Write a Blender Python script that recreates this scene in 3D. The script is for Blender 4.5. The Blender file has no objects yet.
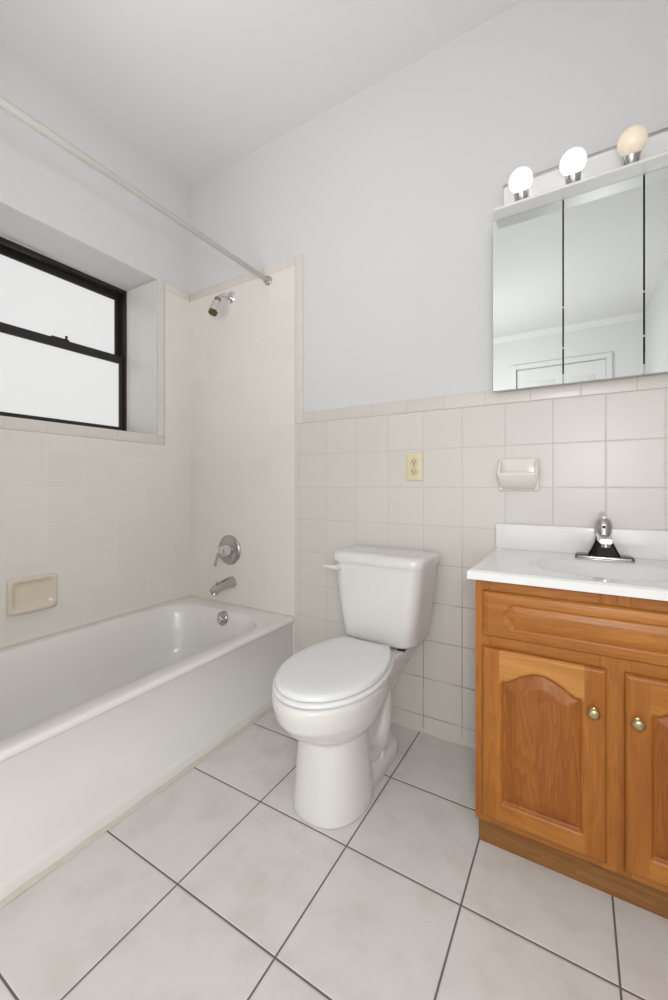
import bpy, bmesh, math, random
from mathutils import Vector, Matrix
random.seed(7)
PI = math.pi
SC = bpy.context.scene
COL = SC.collection

# ------------------------------------------------------------------ camera
cd = bpy.data.cameras.new('camera')
cam = bpy.data.objects.new('camera', cd)
COL.objects.link(cam)
cam.location = (1.937, -1.608, 0.99)
cam.rotation_euler = (PI / 2, 0, math.radians(30.8))
cd.sensor_fit = 'VERTICAL'
cd.sensor_height = 36.0
cd.lens = 406.8 / 1000 * 36
cd.shift_y = -13.2 / 1000
cd.clip_start = 0.02
SC.camera = cam

# ------------------------------------------------------------------ view, world, lights
SC.view_settings.view_transform = 'Standard'
SC.view_settings.look = 'None'
SC.view_settings.gamma = 1
SC.view_settings.use_curve_mapping = False
SC.view_settings.exposure = -0.06

w = bpy.data.worlds.new('sky')
SC.world = w
w.use_nodes = True
w.node_tree.nodes['Background'].inputs[0].default_value = (0.9, 0.94, 1.0, 1)
w.node_tree.nodes['Background'].inputs[1].default_value = 1.0

def area(name, loc, target, sx, sy, power, col):
    l = bpy.data.lights.new(name, 'AREA')
    l.shape = 'RECTANGLE'; l.size = sx; l.size_y = sy
    l.energy = power; l.color = col
    o = bpy.data.objects.new(name, l); COL.objects.link(o)
    o.location = loc
    o.rotation_euler = (Vector(target) - Vector(loc)).to_track_quat('-Z', 'Y').to_euler()
    return o
# added unseen fills: ceiling bounce, low rear, side and far wall; plus photographer's flash
LE = dict(bounce=5.6, low_rear=4.8, flash=19.5, side=8.8, over=24)
bl_ = area('bounce_fill', (1.05, -1.64, 1.4), (0.5, -0.75, 2.74), 0.6, 0.6, LE['bounce'], (0.99, 0.99, 0.99))  # added up-facing fill, spread by the ceiling
bl_.data.spread = math.radians(125)
area('low_rear_fill', (1.3, -3.45, 0.85), (1.2, 0, 0.6), 1.6, 1.3, LE['low_rear'], (0.98, 0.99, 1.0))  # added soft fill low in front of the far wall, no opening there
area('side_fill', (2.2, -2.2, 1.05), (0.0, -0.75, 0.95), 0.9, 0.9, LE['side'], (0.985, 0.99, 1.0))  # added fill from the right behind the camera
area('far_wall_fill', (0.75, -2.3, 1.55), (1.75, -3.59, 1.75), 0.5, 0.5, LE['over'], (1.0, 0.99, 0.98))  # added fill to brighten the far wall seen in the mirror
fl_ = bpy.data.lights.new('camera_flash', 'POINT'); fl_.energy = LE['flash']; fl_.shadow_soft_size = 0.06; fl_.color = (0.98, 0.985, 1.0)
fo = bpy.data.objects.new('camera_flash', fl_); COL.objects.link(fo); fo.location = (2.05, -1.78, 1.2)

# ------------------------------------------------------------------ materials
def lin(c):
    return tuple((v / 255 / 12.92 if v / 255 <= 0.04045 else ((v / 255 + 0.055) / 1.055) ** 2.4) for v in c) + (1,)

def new_mat(name):
    m = bpy.data.materials.new(name); m.use_nodes = True
    return m, m.node_tree, m.node_tree.nodes['Principled BSDF']

def N(nt, t, **kw):
    n = nt.nodes.new(t)
    for k, v in kw.items(): setattr(n, k, v)
    return n

def math_n(nt, op, a, b=None, c=None, clamp=False):
    n = nt.nodes.new('ShaderNodeMath'); n.operation = op; n.use_clamp = clamp
    for i, v in enumerate((a, b, c)):
        if v is None: continue
        if isinstance(v, (int, float)): n.inputs[i].default_value = v
        else: nt.links.new(v, n.inputs[i])
    return n.outputs[0]

def mix_col(nt, fac, a, b, blend='MIX'):
    n = nt.nodes.new('ShaderNodeMix'); n.data_type = 'RGBA'; n.blend_type = blend
    for i, v in ((0, fac), (6, a), (7, b)):
        if isinstance(v, (int, float, tuple)): n.inputs[i].default_value = v
        else: nt.links.new(v, n.inputs[i])
    return n.outputs[2]

def smooth(nt, v, lo, hi, a=0.0, b=1.0):
    n = nt.nodes.new('ShaderNodeMapRange'); n.interpolation_type = 'SMOOTHSTEP'
    nt.links.new(v, n.inputs[0])
    n.inputs[1].default_value = lo; n.inputs[2].default_value = hi
    n.inputs[3].default_value = a; n.inputs[4].default_value = b
    return n.outputs[0]

def noise(nt, vec, scale, detail=2, rough=0.5):
    n = nt.nodes.new('ShaderNodeTexNoise')
    n.inputs['Scale'].default_value = scale; n.inputs['Detail'].default_value = detail
    n.inputs['Roughness'].default_value = rough
    if vec is not None: nt.links.new(vec, n.inputs['Vector'])
    return n.outputs[0]

def plain(name, col, rough=0.5, metal=0.0, coat=0.0, nscale=30, namp=0.03, bump=0.0, spec=0.5):
    m, nt, b = new_mat(name)
    tc = N(nt, 'ShaderNodeTexCoord')
    nz = noise(nt, tc.outputs['Object'], nscale, 3)
    c = lin(col)
    d = tuple(v * (1 - namp * 2) for v in c[:3]) + (1,)
    nt.links.new(mix_col(nt, nz, c, d), b.inputs['Base Color'])
    b.inputs['Roughness'].default_value = rough
    b.inputs['Metallic'].default_value = metal
    b.inputs['Coat Weight'].default_value = coat
    b.inputs['Specular IOR Level'].default_value = spec
    if bump:
        bp = N(nt, 'ShaderNodeBump'); bp.inputs['Strength'].default_value = bump
        bp.inputs['Distance'].default_value = 0.002
        nt.links.new(nz, bp.inputs['Height']); nt.links.new(bp.outputs[0], b.inputs['Normal'])
    return m

def tile_mat(name, ax, origin, pitch, gw, tile, grout, rough, var=0.03, marble=None, bumpd=0.0006, grout_rough=0.8, soft=0.0012, dirt=False):
    m, nt, b = new_mat(name)
    tc = N(nt, 'ShaderNodeTexCoord')
    sp = N(nt, 'ShaderNodeSeparateXYZ'); nt.links.new(tc.outputs['Object'], sp.inputs[0])
    masks, ids = [], []
    for k in range(2):
        u = math_n(nt, 'DIVIDE', math_n(nt, 'SUBTRACT', sp.outputs[ax[k]], origin[k]), pitch[k])
        ids.append(math_n(nt, 'FLOOR', u))
        f = math_n(nt, 'FRACT', u)
        d = math_n(nt, 'MULTIPLY', math_n(nt, 'MINIMUM', f, math_n(nt, 'SUBTRACT', 1.0, f)), pitch[k])
        masks.append((d, smooth(nt, d, gw / 2, gw / 2 + soft)))
    face = math_n(nt, 'MULTIPLY', masks[0][1], masks[1][1])
    dmin = math_n(nt, 'MINIMUM', masks[0][0], masks[1][0])
    cb = N(nt, 'ShaderNodeCombineXYZ'); nt.links.new(ids[0], cb.inputs[0]); nt.links.new(ids[1], cb.inputs[1])
    wn = N(nt, 'ShaderNodeTexWhiteNoise'); nt.links.new(cb.outputs[0], wn.inputs['Vector'])
    c = lin(tile)
    t2 = (c[0] * (1 - var), c[1] * (1 - var * 1.3), c[2] * (1 - var * 1.2), 1)
    tcol = mix_col(nt, wn.outputs['Value'], c, t2)
    if marble:
        n1 = noise(nt, tc.outputs['Object'], 9, 8, 0.62)
        tcol = mix_col(nt, smooth(nt, n1, 0.42, 0.70, 0.0, 0.7), tcol, lin(marble[0]))
        n2 = noise(nt, tc.outputs['Object'], 38, 6, 0.7)
        tcol = mix_col(nt, smooth(nt, n2, 0.58, 0.78, 0.0, 0.6), tcol, lin(marble[1]))
        n3 = noise(nt, tc.outputs['Object'], 110, 2, 0.5)
        tcol = mix_col(nt, smooth(nt, n3, 0.74, 0.82, 0.0, 0.55), tcol, lin(marble[2]))
    gn = noise(nt, tc.outputs['Object'], 14, 3)
    g = lin(grout); g2 = tuple(v * 0.93 for v in g[:3]) + (1,)
    gcol = mix_col(nt, gn, g, g2)
    if dirt:   # stained joints low on the wall
        low = math_n(nt, 'MULTIPLY', smooth(nt, sp.outputs['Z'], 0.35, 0.85, 1.0, 0.0), smooth(nt, sp.outputs['X'], 1.15, 1.5))
        gcol = mix_col(nt, math_n(nt, 'MULTIPLY', low, smooth(nt, noise(nt, tc.outputs['Object'], 9, 3), 0.35, 0.6, 0.35, 1.0)), gcol, lin((158, 142, 124)))
    nt.links.new(mix_col(nt, face, gcol, tcol), b.inputs['Base Color'])
    r = N(nt, 'ShaderNodeMapRange'); nt.links.new(face, r.inputs[0])
    r.inputs[3].default_value = grout_rough; r.inputs[4].default_value = rough
    nt.links.new(r.outputs[0], b.inputs['Roughness'])
    h = smooth(nt, dmin, gw / 2, gw / 2 + 0.004)
    # every tile sits at a slightly different tilt
    tilt = math_n(nt, 'MULTIPLY', noise(nt, tc.outputs['Object'], 5, 1), 0.6)
    bp = N(nt, 'ShaderNodeBump'); bp.inputs['Strength'].default_value = 0.6
    bp.inputs['Distance'].default_value = bumpd
    nt.links.new(math_n(nt, 'ADD', h, tilt), bp.inputs['Height']); nt.links.new(bp.outputs[0], b.inputs['Normal'])
    return m

def wood_mat(name, grain_axis, base, dark, light, sc=1.0, seed=0.0, figure=0.5):
    m, nt, b = new_mat(name)
    tc = N(nt, 'ShaderNodeTexCoord')
    mp = N(nt, 'ShaderNodeMapping'); nt.links.new(tc.outputs['Object'], mp.inputs[0])
    s = [14 * sc, 14 * sc, 14 * sc]; s['XYZ'.index(grain_axis)] = 1.5 * sc
    mp.inputs['Scale'].default_value = s; mp.inputs['Location'].default_value = (seed, seed * 1.7, seed * 0.3)
    wv = N(nt, 'ShaderNodeTexNoise'); nt.links.new(mp.outputs[0], wv.inputs['Vector'])
    wv.inputs['Scale'].default_value = 1.1; wv.inputs['Detail'].default_value = 2
    rings = math_n(nt, 'FRACT', math_n(nt, 'MULTIPLY', wv.outputs[0], 11.0))
    mp2 = N(nt, 'ShaderNodeMapping'); nt.links.new(tc.outputs['Object'], mp2.inputs[0])
    s2 = [420, 420, 420]; s2['XYZ'.index(grain_axis)] = 14
    mp2.inputs['Scale'].default_value = s2
    pores = noise(nt, mp2.outputs[0], 1.0, 3, 0.6)
    mp3 = N(nt, 'ShaderNodeMapping'); nt.links.new(tc.outputs['Object'], mp3.inputs[0])
    s3 = [26, 26, 26]; s3['XYZ'.index(grain_axis)] = 2.0
    mp3.inputs['Scale'].default_value = s3; mp3.inputs['Location'].default_value = (seed * 2, 0, seed)
    broad = noise(nt, mp3.outputs[0], 1.0, 3, 0.55)
    c = mix_col(nt, smooth(nt, broad, 0.3, 0.7), lin(dark), lin(light))
    c = mix_col(nt, 0.45, c, lin(base))
    dk = tuple(v * 0.62 for v in lin(dark)[:3]) + (1,)
    c = mix_col(nt, math_n(nt, 'MULTIPLY', smooth(nt, rings, 0.0, 1.0), figure * 0.55), c, dk)
    c = mix_col(nt, smooth(nt, pores, 0.52, 0.72, 0.0, 0.5), c, dk)
    nt.links.new(c, b.inputs['Base Color'])
    b.inputs['Roughness'].default_value = 0.36
    b.inputs['Coat Weight'].default_value = 0.12; b.inputs['Coat Roughness'].default_value = 0.25; b.inputs['Specular IOR Level'].default_value = 0.3
    bp = N(nt, 'ShaderNodeBump'); bp.inputs['Strength'].default_value = 0.12; bp.inputs['Distance'].default_value = 0.001
    nt.links.new(pores, bp.inputs['Height']); nt.links.new(bp.outputs[0], b.inputs['Normal'])
    return m

def emit_mat(name, col, strength, base=(230, 230, 230), rough=0.2):
    m, nt, b = new_mat(name)
    tc = N(nt, 'ShaderNodeTexCoord')
    nz = noise(nt, tc.outputs['Object'], 3.0, 2)
    c = lin(col)
    nt.links.new(mix_col(nt, nz, c, tuple(v * 0.97 for v in c[:3]) + (1,)), b.inputs['Emission Color'])
    b.inputs['Base Color'].default_value = lin(base)
    b.inputs['Emission Strength'].default_value = strength
    b.inputs['Roughness'].default_value = rough
    return m

M = {}
M['paint'] = plain('wall_paint', (218, 218, 218), 0.55, nscale=60, namp=0.006, bump=0.05)
M['ceiling'] = plain('ceiling_paint', (228, 227, 225), 0.6, nscale=50, namp=0.008, bump=0.05)
M['trim'] = plain('trim_paint', (232, 232, 232), 0.4, nscale=20, namp=0.01)
TP = 0.154
M['tile_back'] = tile_mat('back_wall_tile', ('X', 'Z'), (1.866 - TP * 12, 1.141 - TP * 8), (TP, TP), 0.0024, (217, 213, 206), (210, 205, 198), 0.34, 0.018, dirt=True)
M['tile_alcove'] = tile_mat('alcove_tile', ('X', 'Z'), (0.76 - TP * 6, 1.141 - TP * 8), (TP, TP), 0.0028, (233, 228, 221), (237, 233, 227), 0.3, 0.025)
M['tile_left'] = tile_mat('left_wall_tile', ('Y', 'Z'), (-0.132 - TP * 12, 1.141 - TP * 8), (TP, TP), 0.0028, (233, 228, 221), (237, 233, 227), 0.3, 0.025)
M['tile_jamb'] = tile_mat('jamb_tile', ('X', 'Z'), (-0.14 - TP, 1.141 - TP * 8), (TP, TP), 0.0028, (228, 225, 219), (234, 231, 226), 0.3, 0.03)
M['cap_h'] = tile_mat('cap_tile_horizontal', ('X', 'Z'), (1.866 - 0.07 - TP * 12, -5), (TP, 20), 0.0028, (220, 214, 207), (213, 207, 200), 0.3, 0.03)
M['cap_l'] = tile_mat('cap_tile_left', ('Y', 'Z'), (-0.132 - TP * 12, -5), (TP, 20), 0.0028, (224, 219, 212), (220, 214, 207), 0.3, 0.02)
M['cap_v'] = tile_mat('cap_tile_vertical', ('Y', 'Z'), (-5, 1.141 - TP * 8), (20, TP), 0.0028, (224, 219, 212), (220, 214, 207), 0.3, 0.03)
M['floor'] = tile_mat('floor_tile', ('X', 'Y'), (1.083 - 0.3095 * 6, -0.937 - 0.3095 * 12), (0.3095, 0.3095), 0.0032, (221, 218, 214), (104, 101, 97), 0.3, 0.03,
                      marble=((206, 200, 194), (203, 195, 188), (178, 171, 164)), bumpd=0.0015, soft=0.001)
M['porcelain'] = plain('porcelain', (227, 225, 221), 0.1, coat=0.3, nscale=4, namp=0.008)
M['seat'] = plain('seat_plastic', (232, 233, 232), 0.25, nscale=5, namp=0.006)
M['tub'] = plain('tub_enamel', (234, 232, 227), 0.2, coat=0.2, nscale=3, namp=0.012)
M['bone'] = plain('bone_ceramic', (226, 214, 196), 0.18, coat=0.3, nscale=6, namp=0.012)
M['ivory_dish'] = plain('pale_ceramic', (234, 227, 218), 0.18, coat=0.3, nscale=6, namp=0.012)
M['ivory'] = plain('ivory_plastic', (224, 214, 178), 0.35, nscale=8, namp=0.01)
M['ivory_in'] = plain('ivory_receptacle', (214, 200, 160), 0.35, nscale=8, namp=0.01)
M['dark'] = plain('dark_slot', (45, 35, 28), 0.6)
M['chrome'] = plain('chrome', (222, 222, 222), 0.08, metal=1.0, nscale=3, namp=0.01)
M['dark_chrome'] = plain('dark_polished_chrome', (26, 25, 24), 0.12, metal=1.0, nscale=60, namp=0.2)  # near-black base colour for the faucet body
M['brushed'] = plain('dull_chrome', (190, 188, 184), 0.24, metal=1.0, nscale=20, namp=0.03)
M['brass'] = plain('brass', (176, 140, 78), 0.28, metal=1.0, nscale=20, namp=0.03)
M['plate'] = plain('dull_plate_chrome', (120, 118, 116), 0.22, metal=1.0, nscale=20, namp=0.05)  # even grey chrome tone for the faucet base plate
M['old_brass'] = plain('tarnished_brass', (120, 108, 76), 0.35, metal=1.0, nscale=30, namp=0.08)
M['knobm'] = plain('antique_brass', (186, 170, 132), 0.22, metal=1.0, nscale=40, namp=0.06)
M['rod'] = plain('rod_enamel', (190, 186, 181), 0.3, metal=0.3, nscale=12, namp=0.03)
M['mirror'] = plain('mirror_glass', (214, 218, 217), 0.0, metal=1.0, nscale=1, namp=0.0)
M['edge'] = plain('mirror_edge', (205, 205, 203), 0.3, metal=0.3)
M['cabinet_dark'] = plain('cabinet_shadow_gap', (12, 12, 12), 0.9, spec=0.0)  # shade painted near-black, for door gaps and the recessed body
M['cabinet_white'] = plain('cabinet_enamel', (205, 204, 202), 0.4)
M['barface'] = plain('polished_bar', (238, 238, 240), 0.2, metal=0.35, nscale=3, namp=0.01)
M['ledge'] = plain('pale_ledge', (236, 235, 232), 0.35, metal=0.1)
M['bronze'] = plain('dark_bronze_aluminium', (46, 41, 38), 0.38, metal=0.2, nscale=15, namp=0.1)
M['black'] = plain('black_rubber', (25, 24, 24), 0.5)
M['gasket'] = plain('grey_gasket', (90, 86, 80), 0.6)
M['pane'] = emit_mat('frosted_daylit_pane', (238, 238, 238), 0.82, (120, 120, 120), 0.3)
M['bulb_on'] = emit_mat('lit_bulb_glass', (255, 253, 250), 0.95, (235, 235, 232), 0.2)
M['bulb_off'] = emit_mat('dim_bulb_glass', (255, 236, 212), 0.22, (238, 224, 204), 0.2)
M['counter'] = plain('cultured_marble', (234, 233, 231), 0.16, coat=0.3, nscale=6, namp=0.012)
M['caulk'] = plain('yellowed_caulk', (216, 209, 195), 0.6, nscale=35, namp=0.1)
M['caulk_pale'] = plain('pale_caulk', (214, 208, 198), 0.6, nscale=35, namp=0.05)
M['oak_v'] = wood_mat('oak_upright_grain', 'Z', (168, 102, 38), (148, 83, 26), (184, 120, 52), seed=1.0, figure=0.4)
M['oak_h'] = wood_mat('oak_level_grain', 'X', (174, 109, 43), (152, 89, 30), (190, 127, 60), seed=3.2, figure=0.4)
M['oak_light'] = wood_mat('oak_pale_rail', 'X', (192, 130, 64), (174, 112, 46), (206, 146, 80), seed=5.1, figure=0.4)
M['oak_panel'] = wood_mat('oak_arched_panel', 'Z', (160, 94, 33), (140, 76, 23), (174, 109, 45), sc=1.3, seed=8.3, figure=0.7)
M['oak_toe'] = wood_mat('oak_toe_board', 'X', (144, 98, 50), (124, 80, 36), (160, 114, 64), seed=6.0, figure=0.5)

# ------------------------------------------------------------------ mesh helpers
def bake(o):
    dg = bpy.context.evaluated_depsgraph_get()
    me = bpy.data.meshes.new_from_object(o.evaluated_get(dg))
    o.modifiers.clear(); old = o.data; o.data = me
    return o

def obj(name, bm, mat, parent=None, smooth=True, angle=40, mats=None):
    me = bpy.data.meshes.new(name)
    bmesh.ops.recalc_face_normals(bm, faces=bm.faces[:])
    if parent is not None:
        loc = parent.matrix_basis.translation if parent.parent is None else Vector(parent['_base'])
        bmesh.ops.translate(bm, verts=bm.verts[:], vec=-Vector(loc))
    bm.to_mesh(me); bm.free()
    for m in (mats or [mat]): me.materials.append(m)
    o = bpy.data.objects.new(name, me); COL.objects.link(o)
    if parent is not None: o.parent = parent; o['_base'] = tuple(parent.matrix_basis.translation if parent.parent is None else parent['_base'])
    else: o['_base'] = (0, 0, 0)
    if smooth:
        me.polygons.foreach_set('use_smooth', [True] * len(me.polygons))
        try: me.set_sharp_from_angle(angle=math.radians(angle))
        except Exception: pass
    return o

def thing(name, label, cat, loc, group=None, rotz=0):
    o = bpy.data.objects.new(name, None); COL.objects.link(o)
    o.empty_display_size = 0.05
    o.location = loc; o.rotation_euler = (0, 0, rotz)
    o['label'] = label; o['category'] = cat
    if group: o['group'] = group
    return o

def tag(o, label, cat, group=None):
    o['label'] = label; o['category'] = cat
    if group: o['group'] = group
    return o

def struct(o):
    o['kind'] = 'structure'; return o

def box(bm, x0, x1, y0, y1, z0, z1, bev=0.0, seg=2):
    r = bmesh.ops.create_cube(bm, size=1)
    vs = r['verts']
    bmesh.ops.scale(bm, vec=(abs(x1 - x0), abs(y1 - y0), abs(z1 - z0)), verts=vs)
    bmesh.ops.translate(bm, vec=((x0 + x1) / 2, (y0 + y1) / 2, (z0 + z1) / 2), verts=vs)
    if bev:
        es = list({e for v in vs for e in v.link_edges})
        bmesh.ops.bevel(bm, geom=es, offset=bev, segments=seg, affect='EDGES', profile=0.5)

def B(*a, **k):
    bm = bmesh.new(); box(bm, *a, **k); return bm

def loft(bm, rings, cap0=True, cap1=True, closed=True):
    vr = [[bm.verts.new(p) for p in r] for r in rings]
    n = len(rings[0])
    for a, b in zip(vr, vr[1:]):
        for i in range(n if closed else n - 1):
            j = (i + 1) % n
            bm.faces.new((a[i], a[j], b[j], b[i]))
    if cap0: bm.faces.new(vr[0][::-1])
    if cap1: bm.faces.new(vr[-1])
    return vr

def frame_of(d):
    d = Vector(d).normalized()
    u = Vector((0, 0, 1)).cross(d)
    if u.length < 1e-4: u = Vector((1, 0, 0))
    u.normalize(); return d, u, d.cross(u)

def lathe(bm, origin, axis, prof, n=32, cap0=True, cap1=True, sx=1.0):
    d, u, v = frame_of(axis); o = Vector(origin); rings = []
    for h, r in prof:
        r = max(r, 1e-5)
        rings.append([o + d * h + (u * math.cos(2 * PI * i / n) * sx + v * math.sin(2 * PI * i / n)) * r for i in range(n)])
    loft(bm, rings, cap0, cap1)

def tube(bm, pts, rad, n=16):
    pts = [Vector(p) for p in pts]
    rs = rad if isinstance(rad, (list, tuple)) else [rad] * len(pts)
    rings = []; pu = None
    for i, p in enumerate(pts):
        d = (pts[min(i + 1, len(pts) - 1)] - pts[max(i - 1, 0)]).normalized()
        if pu is None: _, pu, _ = frame_of(d)
        u = (pu - d * pu.dot(d)).normalized(); v = d.cross(u); pu = u
        rings.append([p + (u * math.cos(2 * PI * k / n) + v * math.sin(2 * PI * k / n)) * rs[i] for k in range(n)])
    loft(bm, rings)

def bez(p0, p1, p2, p3, n=12):
    out = []
    for i in range(n + 1):
        t = i / n
        out.append(Vector(p0) * (1 - t) ** 3 + Vector(p1) * 3 * t * (1 - t) ** 2 + Vector(p2) * 3 * t * t * (1 - t) + Vector(p3) * t ** 3)
    return out

def rrect(x0, x1, y0, y1, r, z, nc=10, ns=10):
    """rounded rectangle ring with constant point count; r = radius or four radii (x1y1, x0y1, x0y0, x1y0)"""
    rr = r if isinstance(r, (list, tuple)) else [r] * 4
    cs = [(x1 - rr[0], y1 - rr[0], 0, rr[0]), (x0 + rr[1], y1 - rr[1], 90, rr[1]), (x0 + rr[2], y0 + rr[2], 180, rr[2]), (x1 - rr[3], y0 + rr[3], 270, rr[3])]
    pts = []
    for k, (cx, cy, a0, q) in enumerate(cs):
        arc = [(cx + q * math.cos(math.radians(a0 + 90 * i / nc)), cy + q * math.sin(math.radians(a0 + 90 * i / nc))) for i in range(nc + 1)]
        pts += arc
        nx, ny, na, nr = cs[(k + 1) % 4]
        e = (nx + nr * math.cos(math.radians(na)), ny + nr * math.sin(math.radians(na)))
        s = arc[-1]
        for i in range(1, ns): pts.append((s[0] + (e[0] - s[0]) * i / ns, s[1] + (e[1] - s[1]) * i / ns))
    return [Vector((x, y, z)) for x, y in pts]

# ------------------------------------------------------------------ room shell
XR, YF, ZC = 2.53, -3.59, 2.74
WY0, WY1, WZ0, WZ1, WD = -1.12, -0.217, 1.262, 2.106, 0.262       # window recess
struct(obj('floor', B(-0.05, XR + 0.1, YF - 0.1, 0.1, -0.1, 0), M['floor'], smooth=False))
struct(obj('ceiling', B(-0.36, XR + 0.1, YF - 0.1, 0.1, ZC, ZC + 0.1), M['ceiling'], smooth=False))
struct(obj('wall_back', B(-0.36, XR + 0.1, 0, 0.12, 0, ZC), M['paint'], smooth=False))
struct(obj('wall_right', B(XR, XR + 0.1, YF, 0, 0, ZC), M['paint'], smooth=False))
bm = bmesh.new()
T = -0.36
box(bm, T, 0, YF, WY0, 0, ZC); box(bm, T, 0, WY1, 0, 0, ZC)
box(bm, T, 0, WY0, WY1, 0, WZ0); box(bm, T, 0, WY0, WY1, WZ1, ZC)
struct(obj('wall_left', bm, M['paint'], smooth=False))
struct(obj('wall_alcove', B(0, 0.80, -1.66, -1.535, 0, ZC), M['paint'], smooth=False))
# far wall with its doorway
DX0, DX1, DZ = 1.34, 2.205, 2.335
bm = bmesh.new()
box(bm, 0, DX0, YF - 0.1, YF, 0, ZC); box(bm, DX1, XR, YF - 0.1, YF, 0, ZC); box(bm, DX0, DX1, YF - 0.1, YF, DZ, ZC)
struct(obj('wall_front', bm, M['trim'], smooth=False))
# door leaf with sunken panels, casing, crown moulding
d1 = bpy.data.objects.new('door_1', None); COL.objects.link(d1); d1.location = (DX0 + 0.43, YF, 0); struct(d1)
bm = bmesh.new()
box(bm, DX0 + 0.006, DX1 - 0.006, YF - 0.06, YF - 0.012, 0.01, DZ - 0.008, bev=0.002)
obj('door_leaf', bm, M['trim'], d1, smooth=False)
for (z0, z1) in ((0.25, 1.0), (1.15, 2.18)):
    for (x0, x1) in ((DX0 + 0.1, DX0 + 0.39), (DX0 + 0.475, DX1 - 0.1)):
        obj('door_panel', B(x0, x1, YF - 0.02, YF - 0.004, z0, z1, bev=0.006), M['trim'], d1)
bm = bmesh.new()
lathe(bm, (DX0 + 0.07, YF - 0.012, 0.98), (0, 1, 0), [(0, 0.03), (0.006, 0.03), (0.01, 0.012), (0.035, 0.012), (0.045, 0.026), (0.062, 0.026), (0.07, 0.014)], 24)
obj('door_knob', bm, M['brass'], d1)
bm = bmesh.new()
box(bm, DX0 - 0.05, DX0, YF, YF + 0.022, 0, DZ + 0.05, bev=0.004)
box(bm, DX1, DX1 + 0.05, YF, YF + 0.022, 0, DZ + 0.05, bev=0.004)
box(bm, DX0, DX1, YF, YF + 0.022, DZ, DZ + 0.05, bev=0.004)
struct(obj('trim_1', bm, M['trim'], smooth=False))
bm = bmesh.new()
loft(bm, [[Vector((x, YF + a, ZC - b)) for a, b in ((0, 0), (0.05, 0), (0.05, 0.012), (0.03, 0.03), (0.02, 0.055), (0.012, 0.065), (0, 0.065))] for x in (0, XR)])
struct(obj('trim_2', bm, M['trim'], smooth=False))

# --- tiling
TT = 0.007
struct(obj('trim_3', B(0, 0.76, -TT, 0, 0, 2.065), M['tile_alcove'], smooth=False))
struct(obj('trim_4', B(0.76, XR, -TT, 0, 0, 1.295), M['tile_back'], smooth=False))
struct(obj('trim_5', B(0.7602, 0.806, -TT - 0.001, 0, 1.2955, 2.110, bev=0.003), M['cap_v']))
struct(obj('trim_6', B(0.0, 0.76, -TT - 0.001, 0, 2.0652, 2.110, bev=0.003), M['cap_h']))
struct(obj('trim_7', B(0.8062, XR, -TT - 0.001, 0, 1.2952, 1.348, bev=0.003), M['cap_h']))
bm = bmesh.new()
RY = WY1 + 0.045
box(bm, 0, TT, -1.535, -TT, 0, WZ0 - 0.045)
box(bm, 0, TT, RY, -TT, WZ0 - 0.045, 2.065)
struct(obj('trim_8', bm, M['tile_left'], smooth=False))
struct(obj('trim_9', B(0, TT + 0.001, RY + 0.0005, -TT - 0.001, 2.0655, 2.112, bev=0.004), M['cap_l']))
struct(obj('trim_10', B(0, TT + 0.001, WY1 + 0.001, RY - 0.001, WZ0 - 0.0, 2.112, bev=0.004), M['cap_v']))
struct(obj('trim_11', B(0, TT + 0.001, -1.5349, RY - 0.0015, WZ0 - 0.0445, WZ0 - 0.0005, bev=0.004), M['cap_l']))
struct(obj('trim_12', B(-WD + 0.001, -0.0005, WY1 - TT, WY1 - 0.0002, WZ0 + 0.0005, 2.098), M['tile_jamb'], smooth=False))
struct(obj('trim_13', B(-WD + 0.001, -0.0005, WY0 + 0.002, WY1 - TT - 0.0005, WZ0 - 0.0, WZ0 + TT), M['tile_jamb'], smooth=False))
# base caulk of the wainscot
bm = bmesh.new()
loft(bm, [[Vector((x, -TT, 0)), Vector((x, -TT - 0.012 - 0.003 * math.sin(x * 43), 0.0005)), Vector((x, -TT, 0.016 + 0.004 * math.sin(x * 61)))] for x in [0.775 + 0.02 * i for i in range(88)]])
struct(obj('trim_14', bm, M['caulk_pale']))

# ------------------------------------------------------------------ window
w1 = bpy.data.objects.new('window_1', None); COL.objects.link(w1); w1.location = (-WD, (WY0 + WY1) / 2, WZ0); struct(w1)
FX = -WD
y0, y1, z0, z1 = WY0 + 0.003, WY1 - 0.002, WZ0 + 0.001, WZ1 - 0.001
def ring_frame(x0, x1, ya, yb, za, zb, t, tt=None, tb=None, bev=0.002):
    tt = tt or t; tb = tb or t
    bm = bmesh.new()
    box(bm, x0, x1, ya, ya + t, za, zb, bev=bev); box(bm, x0, x1, yb - t, yb, za, zb, bev=bev)
    box(bm, x0, x1, ya + t, yb - t, zb - tt, zb, bev=bev); box(bm, x0, x1, ya + t, yb - t, za, za + tb, bev=bev)
    return bm
obj('window_frame', ring_frame(FX - 0.075, FX, y0, y1, z0, z1, 0.016, 0.020, 0.02), M['bronze'], w1, smooth=False)
ZM = 1.70
us = obj('upper_sash', ring_frame(FX - 0.07, FX - 0.045, y0 + 0.012, y1 - 0.012, ZM - 0.01, z1 - 0.014, 0.032, 0.042, 0.04), M['bronze'], w1, smooth=False)
obj('window_pane', B(FX - 0.060, FX - 0.055, y0 + 0.04, y1 - 0.04, ZM + 0.02, z1 - 0.048), M['pane'], us, smooth=False)
ls = obj('lower_sash', ring_frame(FX - 0.04, FX - 0.012, y0 + 0.012, y1 - 0.012, z0 + 0.02, ZM + 0.028, 0.026, 0.044, 0.044), M['bronze'], w1, smooth=False)
obj('window_pane', B(FX - 0.029, FX - 0.024, y0 + 0.035, y1 - 0.035, z0 + 0.06, ZM - 0.012), M['pane'], ls, smooth=False)
bm = bmesh.new()
box(bm, FX - 0.036, FX - 0.016, -0.60, -0.52, ZM + 0.028, ZM + 0.036, bev=0.002)
box(bm, FX - 0.03, FX - 0.02, -0.535, -0.525, ZM + 0.036, ZM + 0.055, bev=0.002)
obj('sash_latch', bm, M['bronze'], ls)
bm = bmesh.new()
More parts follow.
